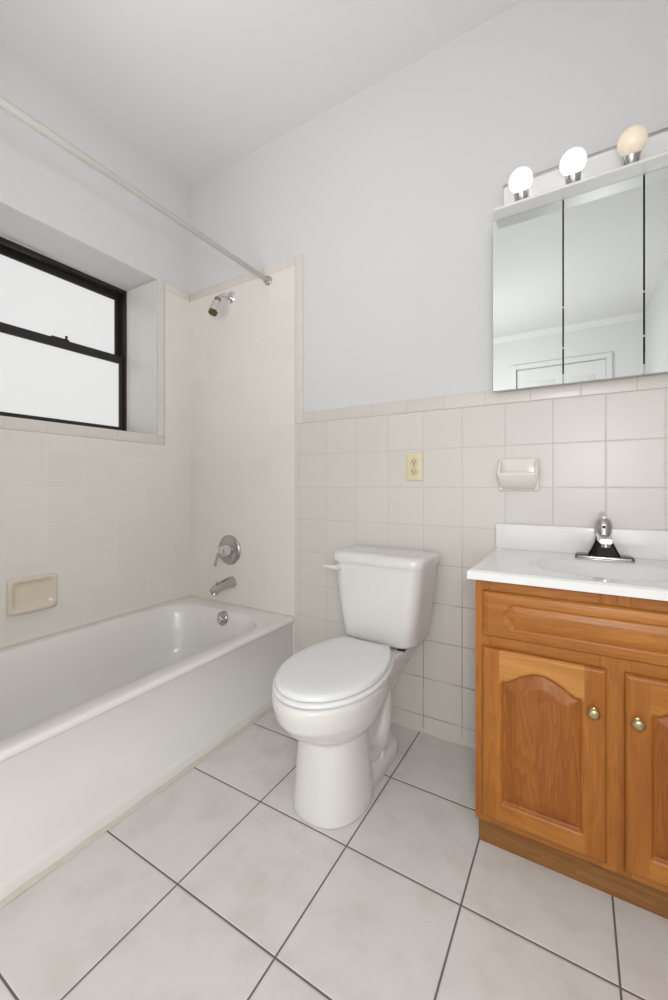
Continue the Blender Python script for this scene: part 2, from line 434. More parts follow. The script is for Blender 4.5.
box(bm, FX - 0.012, FX + 0.004, y0 + 0.3, y0 + 0.46, z1 - 0.03, z1 - 0.016, bev=0.002)
obj('head_stop', bm, M['bronze'], w1)
# caulk bead around the frame
bm = bmesh.new()
box(bm, FX - 0.002, FX + 0.004, y1 - 0.003, y1 + 0.0005, z0, z1, bev=0.001)
box(bm, FX - 0.002, FX + 0.005, y0, y1, z1 - 0.003, z1 + 0.001, bev=0.001)
obj('caulk_bead', bm, M['caulk_pale'], w1)

# ------------------------------------------------------------------ bathtub
ZR, TX, TY = 0.355, 0.762, -1.53
tub = thing('bathtub', 'long white enamel bathtub set in the tiled alcove under the window', 'bathtub', (0.385, -0.765, 0))
bm = bmesh.new()
e = 0.0085
def outer(dx, z, r=0.012): return rrect(e, TX + dx, TY, -e, r, z)
def basin(l, rt, bk, ft, r, z): return rrect(l, rt, ft, bk, r, z)
rings = [outer(0.004, 0.0), outer(0.004, 0.035), outer(0.001, 0.042), outer(-0.012, 0.05), outer(-0.012, 0.325), outer(-0.006, 0.332),
         outer(0.0, 0.338), outer(0.0, 0.347), outer(-0.003, 0.353), outer(-0.010, 0.3565)]
rings.append(rrect(e + 0.006, TX - 0.03, TY + 0.02, -e - 0.02, 0.03, 0.3555))
R4 = [0.17, 0.17, 0.15, 0.15]
rings += [basin(0.042, 0.698, -0.085, -1.445, R4, 0.354),
          basin(0.047, 0.690, -0.092, -1.438, R4, 0.351),
          basin(0.053, 0.684, -0.099, -1.430, R4, 0.342),
          basin(0.062, 0.674, -0.108, -1.415, R4, 0.30),
          basin(0.075, 0.658, -0.120, -1.370, R4, 0.22),
          basin(0.090, 0.642, -0.132, -1.310, R4, 0.14),
          basin(0.108, 0.622, -0.150, -1.260, [0.15] * 4, 0.095),
          basin(0.140, 0.590, -0.185, -1.200, [0.13] * 4, 0.07),
          basin(0.190, 0.540, -0.240, -1.120, [0.11] * 4, 0.062)]
loft(bm, rings, cap0=True, cap1=True)
obj('tub_shell', bm, M['tub'], tub, angle=60)
bm = bmesh.new()
OC = Vector((0.378, -0.105, 0.315)); on = (0, -1, 0.12)
lathe(bm, OC, on, [(-0.01, 0.036), (0.006, 0.036), (0.011, 0.033), (0.013, 0.028)], 40)
ovp = obj('overflow_plate', bm, M['brushed'], tub)
bm = bmesh.new()
d_, u_, v_ = frame_of(on)
p = OC + d_ * 0.014
tube(bm, [p - u_ * 0.016 - v_ * 0.004, p + v_ * 0.006 + d_ * 0.006, p + u_ * 0.016 - v_ * 0.004], [0.004, 0.006, 0.004], 10)
tube(bm, [p + v_ * 0.002, p - v_ * 0.018 + d_ * 0.012], [0.005, 0.004], 10)
obj('trip_lever', bm, M['chrome'], ovp)
# caulk along the tub foot and walls
bm = bmesh.new()
loft(bm, [[Vector((TX + 0.004, y, 0.010 + 0.002 * math.sin(y * 37))), Vector((TX + 0.004, y, 0.0005)), Vector((TX + 0.0165 + 0.0015 * math.sin(y * 29) + 0.001 * math.sin(y * 83), y, 0.0006))] for y in [-0.012 - 0.025 * i for i in range(61)]])
obj('caulk_line', bm, M['caulk'], tub)
bm = bmesh.new()
loft(bm, [[Vector((x, -TT, 0.362)), Vector((x, -TT, 0.35)), Vector((x, -0.018, 0.356))] for x in (0.012, 0.4, 0.755)])
loft(bm, [[Vector((TT, y, 0.362)), Vector((TT, y, 0.35)), Vector((0.018, y, 0.356))] for y in (-0.012, -0.8, -1.52)])
obj('caulk_bead', bm, M['caulk_pale'], tub)

# tub spout
bm = bmesh.new()
sp = thing('tub_spout', 'dull chrome tub spout on the tiled wall, just below the round valve', 'spout', (0.345, -TT, 0.478))
path = [(0.345, -TT, 0.478), (0.345, -0.03, 0.478), (0.345, -0.06, 0.476), (0.345, -0.09, 0.471), (0.345, -0.125, 0.462), (0.345, -0.146, 0.453)]
tube(bm, path, [0.030, 0.0295, 0.027, 0.0245, 0.0225, 0.019], 28)
obj('spout_body', bm, M['brushed'], sp)
bm = bmesh.new()
lathe(bm, (0.345, -0.130, 0.458), (0, -0.15, -1), [(0, 0.016), (0.02, 0.018), (0.022, 0.014), (0.018, 0.013)], 24)
obj('spout_outlet', bm, M['brushed'], sp)
bm = bmesh.new()
lathe(bm, (0.345, -0.116, 0.480), (0, 0, 1), [(0, 0.004), (0.008, 0.004), (0.01, 0.008), (0.016, 0.008), (0.018, 0.005)], 16)
obj('diverter_knob', bm, M['brushed'], sp)

# shower valve
sv = thing('shower_valve', 'round chrome shower valve with a small lever on the alcove tiles above the spout', 'valve', (0.322, -TT, 0.645))
bm = bmesh.new()
VC = (0.326, -TT, 0.649)
lathe(bm, VC, (0, -1, 0), [(0, 0.080), (0.004, 0.080), (0.009, 0.076), (0.014, 0.058), (0.017, 0.044), (0.017, 0.03)], 56)
esc = obj('escutcheon', bm, M['brushed'], sv)
bm = bmesh.new()
lathe(bm, VC, (0, -1, 0), [(0.016, 0.036), (0.03, 0.034), (0.05, 0.028), (0.062, 0.024), (0.066, 0.016)], 40)
obj('valve_hub', bm, M['chrome'], sv)
bm = bmesh.new()
c0 = Vector(VC) + Vector((0, -0.058, 0))
tube(bm, [c0, c0 + Vector((-0.012, -0.012, -0.015)), c0 + Vector((-0.022, -0.016, -0.042)), c0 + Vector((-0.03, -0.018, -0.07)), c0 + Vector((-0.032, -0.018, -0.078))], [0.014, 0.012, 0.008, 0.0095, 0.006], 16)
obj('lever_handle', bm, M['chrome'], sv)

# shower head
sh = thing('shower', 'small chrome and brass shower head on a short arm high on the alcove tiles', 'shower head', (0.335, -TT, 2.01))
bm = bmesh.new()
lathe(bm, (0.335, -TT, 2.01), (0, -1, 0), [(0, 0.032), (0.003, 0.032), (0.009, 0.026), (0.014, 0.014)], 32)
obj('flange', bm, M['chrome'], sh)
bm = bmesh.new()
tube(bm, bez((0.335, -0.01, 2.01), (0.335, -0.06, 2.01), (0.338, -0.085, 1.995), (0.343, -0.108, 1.962), 14), 0.0095, 16)
obj('shower_arm', bm, M['chrome'], sh)
hd = Vector((0.0, -0.38, -0.93)).normalized(); h0 = Vector((0.343, -0.106, 1.966))
bm = bmesh.new()
lathe(bm, h0, hd, [(0, 0.011), (0.002, 0.017), (0.018, 0.018), (0.024, 0.014)], 8)
obj('swivel_nut', bm, M['brass'], sh)
bm = bmesh.new()
lathe(bm, h0, hd, [(0.022, 0.014), (0.028, 0.021), (0.078, 0.0235), (0.088, 0.0235)], 32)
obj('shower_head', bm, M['chrome'], sh)
bm = bmesh.new()
lathe(bm, h0, hd, [(0.086, 0.0225), (0.098, 0.0225), (0.10, 0.019), (0.096, 0.015), (0.096, 0.004)], 32)
obj('spray_ring', bm, M['old_brass'], sh)

# curtain rod
cr = thing('shower_curtain_rod', 'straight pale metal shower curtain rod running above the bathtub', 'curtain rod', (0.597, -0.77, 2.033))
bm = bmesh.new()
tube(bm, [(0.597, -0.02, 2.033), (0.597, -0.9, 2.033)], 0.0115, 20)
tube(bm, [(0.597, -0.88, 2.033), (0.597, -1.515, 2.033)], 0.0133, 20)
obj('pole', bm, M['rod'], cr)
for yy, s in ((-TT - 0.0, -1), (-1.535, 1)):
    bm = bmesh.new()
    lathe(bm, (0.597, yy, 2.033), (0, s, 0), [(0, 0.023), (0.006, 0.023), (0.009, 0.018), (0.024, 0.016), (0.026, 0.012)], 28)
    obj('end_flange', bm, M['brushed'], cr)

# ------------------------------------------------------------------ soap dishes
# recessed dish over the tub
sd = thing('soap_dish', 'cream ceramic soap dish recessed in the tiles above the tub rim', 'soap dish', (TT, -0.802, 0.477))
ya, yb, za, zb = -0.893, -0.712, 0.478, 0.622
bm = bmesh.new()
def yring(x, i, r, dz=0.0, dzb=0.0):
    return [Vector((x, p.x, p.y)) for p in rrect(ya + i, yb - i, za + i + dzb, zb - i + dz, r, 0, 6, 4)]
rings = [yring(TT * 0.5, 0, 0.016), yring(TT + 0.010, 0.001, 0.016), yring(TT + 0.015, 0.005, 0.015), yring(TT + 0.015, 0.014, 0.02), yring(TT + 0.010, 0.02, 0.02),
         yring(TT + 0.003, 0.026, 0.018), yring(TT + 0.0015, 0.04, 0.018)]
loft(bm, rings)
obj('dish_frame', bm, M['bone'], sd, angle=70)
bm = bmesh.new()
prof = [(-0.006, 0.0), (0.004, -0.001), (0.026, 0.0), (0.036, 0.007), (0.039, 0.016), (0.035, 0.022), (0.029, 0.020), (0.020, 0.012), (-0.004, 0.012)]
L = []
n = 18
for i in range(n + 1):
    t = i / n; y = ya + 0.004 + (yb - ya - 0.008) * t
    k = max(0.25, 1 - abs(2 * t - 1) ** 7 * 0.75)
    L.append([Vector((TT + a * k, y, za + 0.002 + b)) for a, b in prof])
loft(bm, L)
obj('dish_lip', bm, M['bone'], sd, angle=70)

# wall mounted dish beside the mirror cabinet
sd2 = thing('soap_dish', 'pale ceramic soap holder projecting from the wall tiles between outlet and vanity', 'soap dish', (1.756, -TT, 1.0))
bm = bmesh.new()
cx = 1.758
box(bm, cx - 0.068, cx + 0.068, -TT - 0.009, -TT + 0.001, 0.975, 1.093, bev=0.006, seg=3)
obj('back_plate', bm, M['ivory_dish'], sd2)
bm = bmesh.new()
def tr(hw, yf, z, r=0.012): return rrect(cx - hw, cx + hw, -TT - yf, -TT - 0.002, [0.001, 0.001, r, r], z, 6, 4)
rings = [tr(0.050, 0.020, 0.982), tr(0.056, 0.036, 0.990), tr(0.062, 0.052, 1.012), tr(0.066, 0.060, 1.030), tr(0.0665, 0.0615, 1.036), tr(0.066, 0.060, 1.041),
         tr(0.062, 0.055, 1.042), tr(0.056, 0.049, 1.036, 0.01), tr(0.050, 0.044, 1.026, 0.01)]
loft(bm, rings)
obj('dish_tray', bm, M['ivory_dish'], sd2, angle=70)
for s in (-1, 1):
    bm = bmesh.new()
    loft(bm, [[Vector((cx + s * a, -TT - y, z)) for y, z in ((0.0, 1.03), (0.052, 1.038), (0.046, 1.052), (0.02, 1.082), (0.0, 1.088))] for a in (0.055, 0.065)])
    bmesh.ops.bevel(bm, geom=bm.edges[:], offset=0.002, segments=2, affect='EDGES')
    obj('side_arm', bm, M['ivory_dish'], sd2)

# ------------------------------------------------------------------ outlet
ou = thing('wall_outlet', 'ivory duplex electrical outlet on the wall tiles above the toilet tank', 'outlet', (1.368, -TT, 1.072))
obj('cover_plate', B(1.333, 1.403, -TT - 0.006, -TT, 1.015, 1.129, bev=0.003, seg=3), M['ivory'], ou)
for zc in (1.0915, 1.0525):
    bm = bmesh.new()
    lathe(bm, (1.368, -TT - 0.005, zc), (0, -1, 0), [(0, 0.0165), (0.0025, 0.0165), (0.003, 0.0155)], 32)
    f = obj('receptacle', bm, M['ivory_in'], ou)
    bm = bmesh.new()
    box(bm, 1.3605, 1.3625, -TT - 0.0086, -TT - 0.0078, zc - 0.001, zc + 0.008)
    box(bm, 1.3735, 1.3755, -TT - 0.0086, -TT - 0.0078, zc + 0.0, zc + 0.007)
    lathe(bm, (1.368, -TT - 0.0078, zc - 0.0075), (0, -1, 0), [(0, 0.0026), (0.0008, 0.0026)], 12)
    obj('slots', bm, M['dark'], f, smooth=False)
bm = bmesh.new(); lathe(bm, (1.368, -TT - 0.0058, 1.072), (0, -1, 0), [(0, 0.003), (0.001, 0.0025)], 16)
obj('screw', bm, M['knobm'], ou)

# ------------------------------------------------------------------ toilet
TC = 1.269
to = thing('toilet', 'white two-piece toilet with closed lid standing between bathtub and vanity', 'toilet', (TC, -0.40, 0), rotz=math.radians(-0.3))
def egg(xc, yc, af, ab, b, z, yclip=None, n=48, p=2.0):
    out = []
    for i in range(n):
        t = 2 * PI * i / n
        c, s = math.cos(t), math.sin(t)
        x = b * math.copysign(abs(s) ** (2 / p), s); y = -af * c if c > 0 else -ab * c
        if c > 0 and p != 2.0: y = -af * abs(c) ** (2 / p)
        y += yc
        if yclip is not None: y = min(y, yclip)
        out.append(Vector((xc + x, y, z)))
    return out
bm = bmesh.new()
# bowl and front column
CX = TC - 0.003
rings = [egg(CX, -0.47, 0.152, 0.12, 0.122, 0.0, p=2.3), egg(CX, -0.47, 0.150, 0.12, 0.120, 0.03, p=2.3), egg(CX, -0.47, 0.143, 0.11, 0.113, 0.11, p=2.3),
         egg(CX, -0.47, 0.138, 0.11, 0.106, 0.20, p=2.2), egg(CX, -0.47, 0.138, 0.12, 0.106, 0.230), egg(TC, -0.475, 0.153, 0.14, 0.118, 0.247),
         egg(TC, -0.485, 0.194, 0.19, 0.143, 0.278), egg(TC, -0.49, 0.222, 0.22, 0.157, 0.318), egg(TC, -0.49, 0.233, 0.235, 0.163, 0.355),
         egg(TC, -0.49, 0.235, 0.24, 0.164, 0.378), egg(TC, -0.49, 0.229, 0.235, 0.158, 0.388)]
loft(bm, rings)
# rear deck and trapway
def dk(hw, yf, yb, z, r=0.03): return rrect(TC - hw, TC + hw, yf, yb, r, z, 6, 4)
loft(bm, [dk(0.085, -0.40, -0.13, 0.0), dk(0.06, -0.42, -0.135, 0.05), dk(0.055, -0.42, -0.14, 0.12), dk(0.062, -0.42, -0.13, 0.20), dk(0.085, -0.40, -0.10, 0.27),
          dk(0.112, -0.38, -0.06, 0.33), dk(0.122, -0.36, -0.035, 0.37), dk(0.122, -0.36, -0.035, 0.388)])
# foot flange
fl = lambda hw, yf, yb, z, r: rrect(TC - hw, TC + hw, yf, yb, r, z, 8, 4)
loft(bm, [fl(0.100, -0.58, -0.12, 0, 0.09), fl(0.100, -0.58, -0.122, 0.028, 0.09), fl(0.094, -0.58, -0.13, 0.040, 0.085), fl(0.08, -0.55, -0.15, 0.046, 0.07)])
# trapway bulges on both flanks
for s in (-1, 1):
    tube(bm, bez((TC + s * 0.05, -0.40, 0.10), (TC + s * 0.06, -0.28, 0.02), (TC + s * 0.055, -0.20, 0.10), (TC + s * 0.04, -0.20, 0.24), 14), [0.032] * 15, 14)
bowl = obj('bowl', bm, M['porcelain'], to)
rm = bowl.modifiers.new('r', 'REMESH'); rm.mode = 'VOXEL'; rm.voxel_size = 0.004; rm.use_smooth_shade = True
sm = bowl.modifiers.new('s', 'SMOOTH'); sm.iterations = 8; sm.factor = 0.5
bake(bowl); bowl.data.polygons.foreach_set('use_smooth', [True] * len(bowl.data.polygons))
# tank
bm = bmesh.new()
kx = TC + 0.013
def tk(hw, yf, z, r=0.05): return rrect(kx - hw, kx + hw, yf, -0.022, [0.02, 0.02, r, r], z, 8, 4)
loft(bm, [tk(0.128, -0.188, 0.397), tk(0.146, -0.201, 0.400, 0.055), tk(0.153, -0.206, 0.410, 0.055), tk(0.166, -0.209, 0.50), tk(0.179, -0.211, 0.60), tk(0.189, -0.212, 0.70)])
TR = Matrix.Translation((kx, -0.12, 0)) @ Matrix.Rotation(math.radians(-3.2), 4, 'Z') @ Matrix.Translation((-kx, 0.113, 0))
bmesh.ops.transform(bm, matrix=TR, verts=bm.verts[:])
obj('tank', bm, M['porcelain'], to, angle=60)
bm = bmesh.new()
def ld(i, z, r=0.05): return rrect(kx - 0.1965 + i, kx + 0.1965 - i, -0.222 + i, -0.016 - i * 0.3, [0.015, 0.015, r, r], z, 8, 4)
loft(bm, [ld(0.008, 0.695), ld(0.001, 0.697), ld(0, 0.706), ld(0, 0.720), ld(0.004, 0.729), ld(0.012, 0.734), ld(0.03, 0.736)])
bmesh.ops.transform(bm, matrix=TR, verts=bm.verts[:])
obj('tank_lid', bm, M['porcelain'], to, angle=60)
# seat ring and lid
bm = bmesh.new()
def sr(i, z, yc=-0.20): return egg(TC, -0.49, 0.228 - i, 0.30, 0.167 - i, z, yclip=-0.262)
loft(bm, [sr(0.008, 0.389), sr(0.001, 0.392), sr(0, 0.398), sr(0.004, 0.4035), sr(0.012, 0.405)])
obj('seat', bm, M['seat'], to, angle=60)
bm = bmesh.new()
def lr(i, z, cl=0): return egg(TC, -0.485, 0.227 - i, 0.28, 0.159 - i, z, yclip=-0.258 - cl)
loft(bm, [lr(0.006, 0.4065), lr(0.0, 0.409), lr(0.0, 0.416), lr(0.005, 0.422, 0.003), lr(0.014, 0.425, 0.008), lr(0.05, 0.4275, 0.03), lr(0.10, 0.429, 0.07)])
obj('seat_lid', bm, M['seat'], to, angle=60)
for s in (-1, 1):
    bm = bmesh.new()
    box(bm, TC + s * 0.07 - 0.017, TC + s * 0.07 + 0.017, -0.262, -0.232, 0.3885, 0.414, bev=0.005, seg=3)
    obj('seat_hinge', bm, M['seat'], to)
    bm = bmesh.new()
    box(bm, kx + s * 0.100 - 0.014, kx + s * 0.100 + 0.014, -0.202, -0.16, 0.386, 0.3985, bev=0.002)
    obj('tank_gasket', bm, M['black'], to)
    bm = bmesh.new()
    lathe(bm, (TC + s * 0.076, -0.300, 0.044), (0, 0, 1), [(0, 0.0165), (0.015, 0.0162), (0.024, 0.014), (0.030, 0.008)], 20)
    obj('bolt_cap', bm, M['porcelain'], to)
bm = bmesh.new()
lv = Vector((kx - 0.152, -0.207, 0.672))
lathe(bm, lv + Vector((0, 0.004, 0)), (0, -1, 0), [(0, 0.015), (0.008, 0.015), (0.014, 0.011), (0.022, 0.010)], 24)
tube(bm, [lv + Vector((0.004, -0.022, 0)), lv + Vector((-0.02, -0.026, 0.001)), lv + Vector((-0.05, -0.026, 0.0)), lv + Vector((-0.058, -0.025, -0.001))], [0.009, 0.0085, 0.007, 0.005], 14)
bmesh.ops.transform(bm, matrix=TR, verts=bm.verts[:])
obj('flush_lever', bm, M['porcelain'], to)

# ------------------------------------------------------------------ vanity cabinet
VX0, VX1, VF, VZ = 1.699, 2.331, -0.452, 0.742
VCX = (VX0 + VX1) / 2
va = thing('vanity_cabinet', 'oak vanity cabinet with two arched raised-panel doors under the white sink top', 'cabinet', (VCX, -0.23, 0))
bm = bmesh.new()
box(bm, VX0, VX0 + 0.016, VF + 0.02, -0.012, 0.0885, VZ)
box(bm, VX0, VX0 + 0.016, -0.404, -0.012, 0.0, 0.088)
box(bm, VX1 - 0.016, VX1, VF + 0.02, -0.012, 0.0885, VZ)
box(bm, VX1 - 0.016, VX1, -0.404, -0.012, 0.0, 0.088)
box(bm, VX0 + 0.016, VX1 - 0.016, VF + 0.02, -0.012, 0.088, 0.102)
box(bm, VX0 + 0.016, VX1 - 0.016, -0.02, -0.012, 0.102, VZ)
# toe notch: side panels stop short at the front below the frame
obj('carcass', bm, M['oak_v'], va, smooth=False)
DL = (VX0 + 0.020, 1.9975); DR = (2.0325, VX1 - 0.020); DZ0, DZ1 = 0.108, 0.562
bm = bmesh.new()
for a, b in ((VX0, VX0 + 0.038), (1.985, 2.045), (VX1 - 0.038, VX1)):
    obj('frame_stile', B(a, b, VF, VF + 0.019, 0.086, VZ, bev=0.0012), M['oak_v'], va, smooth=False)
for a, b in ((VX0 + 0.038, 1.985), (2.045, VX1 - 0.038)):
    for c, d in ((0.086, 0.135), (0.545, 0.62), (0.69, VZ)):
        obj('frame_rail', B(a, b, VF + 0.0005, VF + 0.019, c, d, bev=0.001), M['oak_h'], va, smooth=False)
bm = bmesh.new(); box(bm, VX0 + 0.004, VX1 - 0.004, -0.418, -0.405, 0.0, 0.088, bev=0.001)
obj('toe_kick', bm, M['oak_toe'], va, smooth=False)

def poly_sd(px, pz, poly):
    """signed distance, negative inside"""
    d = 1e9; inside = False; n = len(poly)
    for i in range(n):
        ax, az = poly[i]; bx_, bz = poly[(i + 1) % n]
        ex, ez = bx_ - ax, bz - az; wx, wz = px - ax, pz - az
        t = max(0, min(1, (wx * ex + wz * ez) / (ex * ex + ez * ez + 1e-12)))
        q = (wx - ex * t) ** 2 + (wz - ez * t) ** 2
        if q < d: d = q
        if (az > pz) != (bz > pz) and px < (bx_ - ax) * (pz - az) / (bz - az) + ax: inside = not inside
    return -math.sqrt(d) if inside else math.sqrt(d)

def lerp_tab(t, tab):
    if t <= tab[0][0]: return tab[0][1]
    for (a, va_), (b, vb) in zip(tab, tab[1:]):
        if t <= b: return va_ + (vb - va_) * (t - a) / (b - a)
    return tab[-1][1]

def carved(x0, x1, z0, z1, yb, th, poly, prof, edge, step, matf):
    """board whose face carries a carved profile as a function of distance from an outline"""
    nx = max(2, round((x1 - x0) / step)); nz = max(2, round((z1 - z0) / step))
    bm = bmesh.new(); g = []
    for j in range(nz + 1):
        row = []
        for i in range(nx + 1):
            x = x0 + (x1 - x0) * i / nx; z = z0 + (z1 - z0) * j / nz
            sd = poly_sd(x, z, poly)
            h = lerp_tab(sd, prof)
            de = min(x - x0, x1 - x, z - z0, z1 - z)
            h -= lerp_tab(de, edge)
            row.append(bm.verts.new((x, yb - th - h, z)))
        g.append(row)
    for j in range(nz):
        for i in range(nx):
            f = bm.faces.new((g[j][i], g[j][i + 1], g[j + 1][i + 1], g[j + 1][i]))
            x = x0 + (x1 - x0) * (i + 0.5) / nx; z = z0 + (z1 - z0) * (j + 0.5) / nz
            f.material_index = matf(x, z, poly)
    # sides and back
    rim = g[0][:] + [r[-1] for r in g[1:]] + g[-1][-2::-1] + [r[0] for r in g[-2:0:-1]]
    bk = [bm.verts.new((v.co.x, yb, v.co.z)) for v in rim]
    for i in range(len(rim)):
        j = (i + 1) % len(rim); bm.faces.new((rim[j], rim[i], bk[i], bk[j]))
    bm.faces.new(bk)
    return bm

PROF = [(-0.040, 0.0), (-0.034, -0.0005), (-0.012, -0.0075), (-0.0075, -0.0095), (-0.004, -0.0100), (-0.0035, -0.0100), (-0.001, -0.006), (0.0015, -0.0018), (0.006, 0.0), (1, 0)]
EDGE = [(0, 0.006), (0.0015, 0.004), (0.004, 0.0015), (0.007, 0.0002), (0.009, 0)]
def door_poly(x0, x1):
    a, b = x0 + 0.050, x1 - 0.050
    zb, zs, rise = DZ0 + 0.052, DZ1 - 0.081, 0.036
    pts = [(a, zb), (b, zb), (b, zs)]
    n = 28
    for i in range(n + 1):
        t = i / n; x = b + (a - b) * t; u = abs(2 * t - 1)
        # cathedral arch: small flat shoulders, reverse curve, then crown
        if u > 0.86: z = zs + 0.004 * 0
        else:
            k = (0.86 - u) / 0.86
            z = zs + rise * (math.sin(min(1, k * 1.0) * PI / 2)) ** 1.15
        pts.append((x, z))
    pts.append((a, zs))
    return pts
def door_mat(x0, x1):
    def f(x, z, poly):
        if poly_sd(x, z, poly) < -0.001: return 2
        if x < x0 + 0.043 or x > x1 - 0.043: return 0
        if z > DZ1 - 0.086: return 3
        return 1 if z < DZ0 + 0.056 else 0
    return f
kn = []
for (a, b), kx_ in ((DL, DL[1] - 0.026), (DR, DR[0] + 0.023)):
    bm = carved(a, b, DZ0, DZ1, VF - 0.0004, 0.018, door_poly(a, b), PROF, EDGE, 0.0026, door_mat(a, b))
    d = obj('door', bm, None, va, mats=[M['oak_v'], M['oak_h'], M['oak_panel'], M['oak_light'] if a < 1.9 else M['oak_h']], angle=50)
    bm = bmesh.new()
    lathe(bm, (kx_, VF - 0.018, 0.461), (0, -1, 0), [(0, 0.009), (0.002, 0.0085), (0.004, 0.005), (0.010, 0.0050), (0.013, 0.0112), (0.017, 0.0130), (0.0205, 0.0112), (0.0225, 0.0072), (0.0232, 0.003)], 28)
    obj('knob', bm, M['knobm'], d)
# false drawer front with a routed outline
fx0, fx1, fz0, fz1 = VX0 + 0.021, VX1 - 0.021, 0.592, 0.712
a, b, c, e2 = fx0 + 0.054, fx1 - 0.054, fz0 + 0.032, fz1 - 0.030
m_ = (c + e2) / 2
def endc(x, s):
    q = [(0.020, 0.0), (0.016, 0.002), (0.0165, 0.010), (0.008, 0.014), (0.0, 0.5)]
    h = e2 - c
    return [(x + s * 0.022, c), (x + s * 0.016, c + 0.004), (x + s * 0.014, c + h * 0.2), (x + s * 0.004, c + h * 0.36), (x, m_), (x + s * 0.004, c + h * 0.64), (x + s * 0.014, c + h * 0.8), (x + s * 0.016, e2 - 0.004), (x + s * 0.022, e2)]
poly = endc(b, -1) + endc(a, 1)[::-1]
GRV = [(-0.020, 0.0), (-0.014, -0.0008), (-0.005, -0.0045), (-0.0015, -0.0055), (0.0, -0.003), (0.003, -0.0005), (0.006, 0.0)]
EDGE2 = [(0, 0.009), (0.002, 0.006), (0.006, 0.003), (0.011, 0.0022), (0.012, 0.0004), (0.014, 0)]
bm = carved(fx0, fx1, fz0, fz1, VF - 0.0004, 0.018, poly, GRV, EDGE2, 0.0024, lambda x, z, p: 0)
obj('drawer_front', bm, M['oak_h'], va, angle=50)

# ------------------------------------------------------------------ sink top
SZ = 0.766
sk = thing('sink', 'white cultured marble sink top with backsplash resting on the oak vanity', 'sink', (2.015, -0.24, VZ))
SX0, SX1, SY0, SY1 = 1.683, 2.347, -0.482, -0.009
bm = bmesh.new()
nx, ny = 110, 80
BC = (2.015, -0.275); BA, BB = 0.205, 0.135
def topz(x, y):
    r = math.sqrt(((x - BC[0]) / BA) ** 2 + ((y - BC[1]) / BB) ** 2)
    z = SZ
    if r < 1:
        z -= 0.10 * (1 - r ** 2.0) ** 1.5
    # gentle raised lip round the rim of the top
    de = min(x - SX0, SX1 - x, y - SY0)
    z += 0.0025 * math.exp(-((de - 0.012) / 0.008) ** 2)
    if de < 0.004: z -= (0.004 - de) * 0.9
    return z
g = [[bm.verts.new((SX0 + (SX1 - SX0) * i / nx, SY0 + (SY1 - SY0) * j / ny, topz(SX0 + (SX1 - SX0) * i / nx, SY0 + (SY1 - SY0) * j / ny))) for i in range(nx + 1)] for j in range(ny + 1)]
for j in range(ny):
    for i in range(nx): bm.faces.new((g[j][i], g[j][i + 1], g[j + 1][i + 1], g[j + 1][i]))
rim = g[0][:] + [r[-1] for r in g[1:]] + g[-1][-2::-1] + [r[0] for r in g[-2:0:-1]]
lo = [bm.verts.new((v.co.x, v.co.y, VZ + 0.0005)) for v in rim]
for i in range(len(rim)):
    j = (i + 1) % len(rim); bm.faces.new((rim[j], rim[i], lo[i], lo[j]))
obj('countertop', bm, M['counter'], sk, angle=50)
obj('backsplash', B(SX0, SX1, -0.030, -0.0085, SZ - 0.001, 0.856, bev=0.004, seg=3), M['counter'], sk)
bm = bmesh.new(); lathe(bm, (BC[0], BC[1], SZ - 0.106), (0, 0, 1), [(0, 0.022), (0.003, 0.021), (0.004, 0.016), (0.001, 0.012)], 28)
obj('drain', bm, M['chrome'], sk)

# faucet
FY = -0.082
fa = thing('sink_faucet', 'chrome single-lever faucet on the back of the white sink top', 'faucet', (2.010, FY, SZ))
bm = bmesh.new()
loft(bm, [rrect(2.010 - 0.077 + i, 2.010 + 0.077 - i, FY - 0.026 + i, FY + 0.026 - i, 0.008, z, 5, 3) for i, z in ((0, SZ + 0.0005), (0, SZ + 0.007), (0.002, SZ + 0.010), (0.006, SZ + 0.012))])
obj('base_plate', bm, M['plate'], fa)
bm = bmesh.new()
def fr(hx, yf, yb, z, r=0.006): return rrect(2.010 - hx, 2.010 + hx, FY - yf, FY + yb, r, SZ + z, 5, 3)
loft(bm, [fr(0.044, 0.026, 0.024, 0.010), fr(0.040, 0.025, 0.023, 0.018), fr(0.032, 0.024, 0.022, 0.034), fr(0.025, 0.022, 0.022, 0.050), fr(0.022, 0.021, 0.021, 0.064, 0.009), fr(0.020, 0.019, 0.019, 0.074, 0.009)])
obj('faucet_body', bm, M['dark_chrome'], fa, angle=30)
bm = bmesh.new()
S = []
for t, hw, zt, zb_ in ((0, 0.020, 0.084, 0.050), (0.03, 0.0195, 0.083, 0.054), (0.06, 0.0185, 0.080, 0.057), (0.09, 0.017, 0.076, 0.057), (0.105, 0.0155, 0.072, 0.058)):
    y = FY - 0.01 - t
    S.append([Vector((2.010 + p.x, y, SZ + p.y)) for p in rrect(-hw, hw, zb_, zt, 0.006, 0, 5, 2)])
loft(bm, S)
obj('spout', bm, M['chrome'], fa)
bm = bmesh.new(); lathe(bm, (2.010, FY - 0.103, SZ + 0.062), (0, 0, -1), [(0, 0.011), (0.014, 0.011), (0.015, 0.008)], 20)
obj('aerator', bm, M['brushed'], fa)
bm = bmesh.new()
lathe(bm, (2.010, FY, SZ + 0.072), (0, 0, 1), [(0, 0.020), (0.010, 0.0225), (0.026, 0.0235), (0.040, 0.021), (0.050, 0.016), (0.054, 0.010)], 32)
hn = obj('handle_dome', bm, M['brushed'], fa)
bm = bmesh.new()
tube(bm, [(2.010, FY - 0.004, SZ + 0.122), (2.010, FY + 0.012, SZ + 0.130), (2.010, FY + 0.03, SZ + 0.137)], [0.010, 0.009, 0.008], 14)
obj('lever', bm, M['chrome'], hn)
bm = bmesh.new(); lathe(bm, (2.010, FY - 0.0225, SZ + 0.100), (0, -1, 0.1), [(0, 0.005), (0.0015, 0.004)], 14)
obj('index_button', bm, M['dark'], hn)

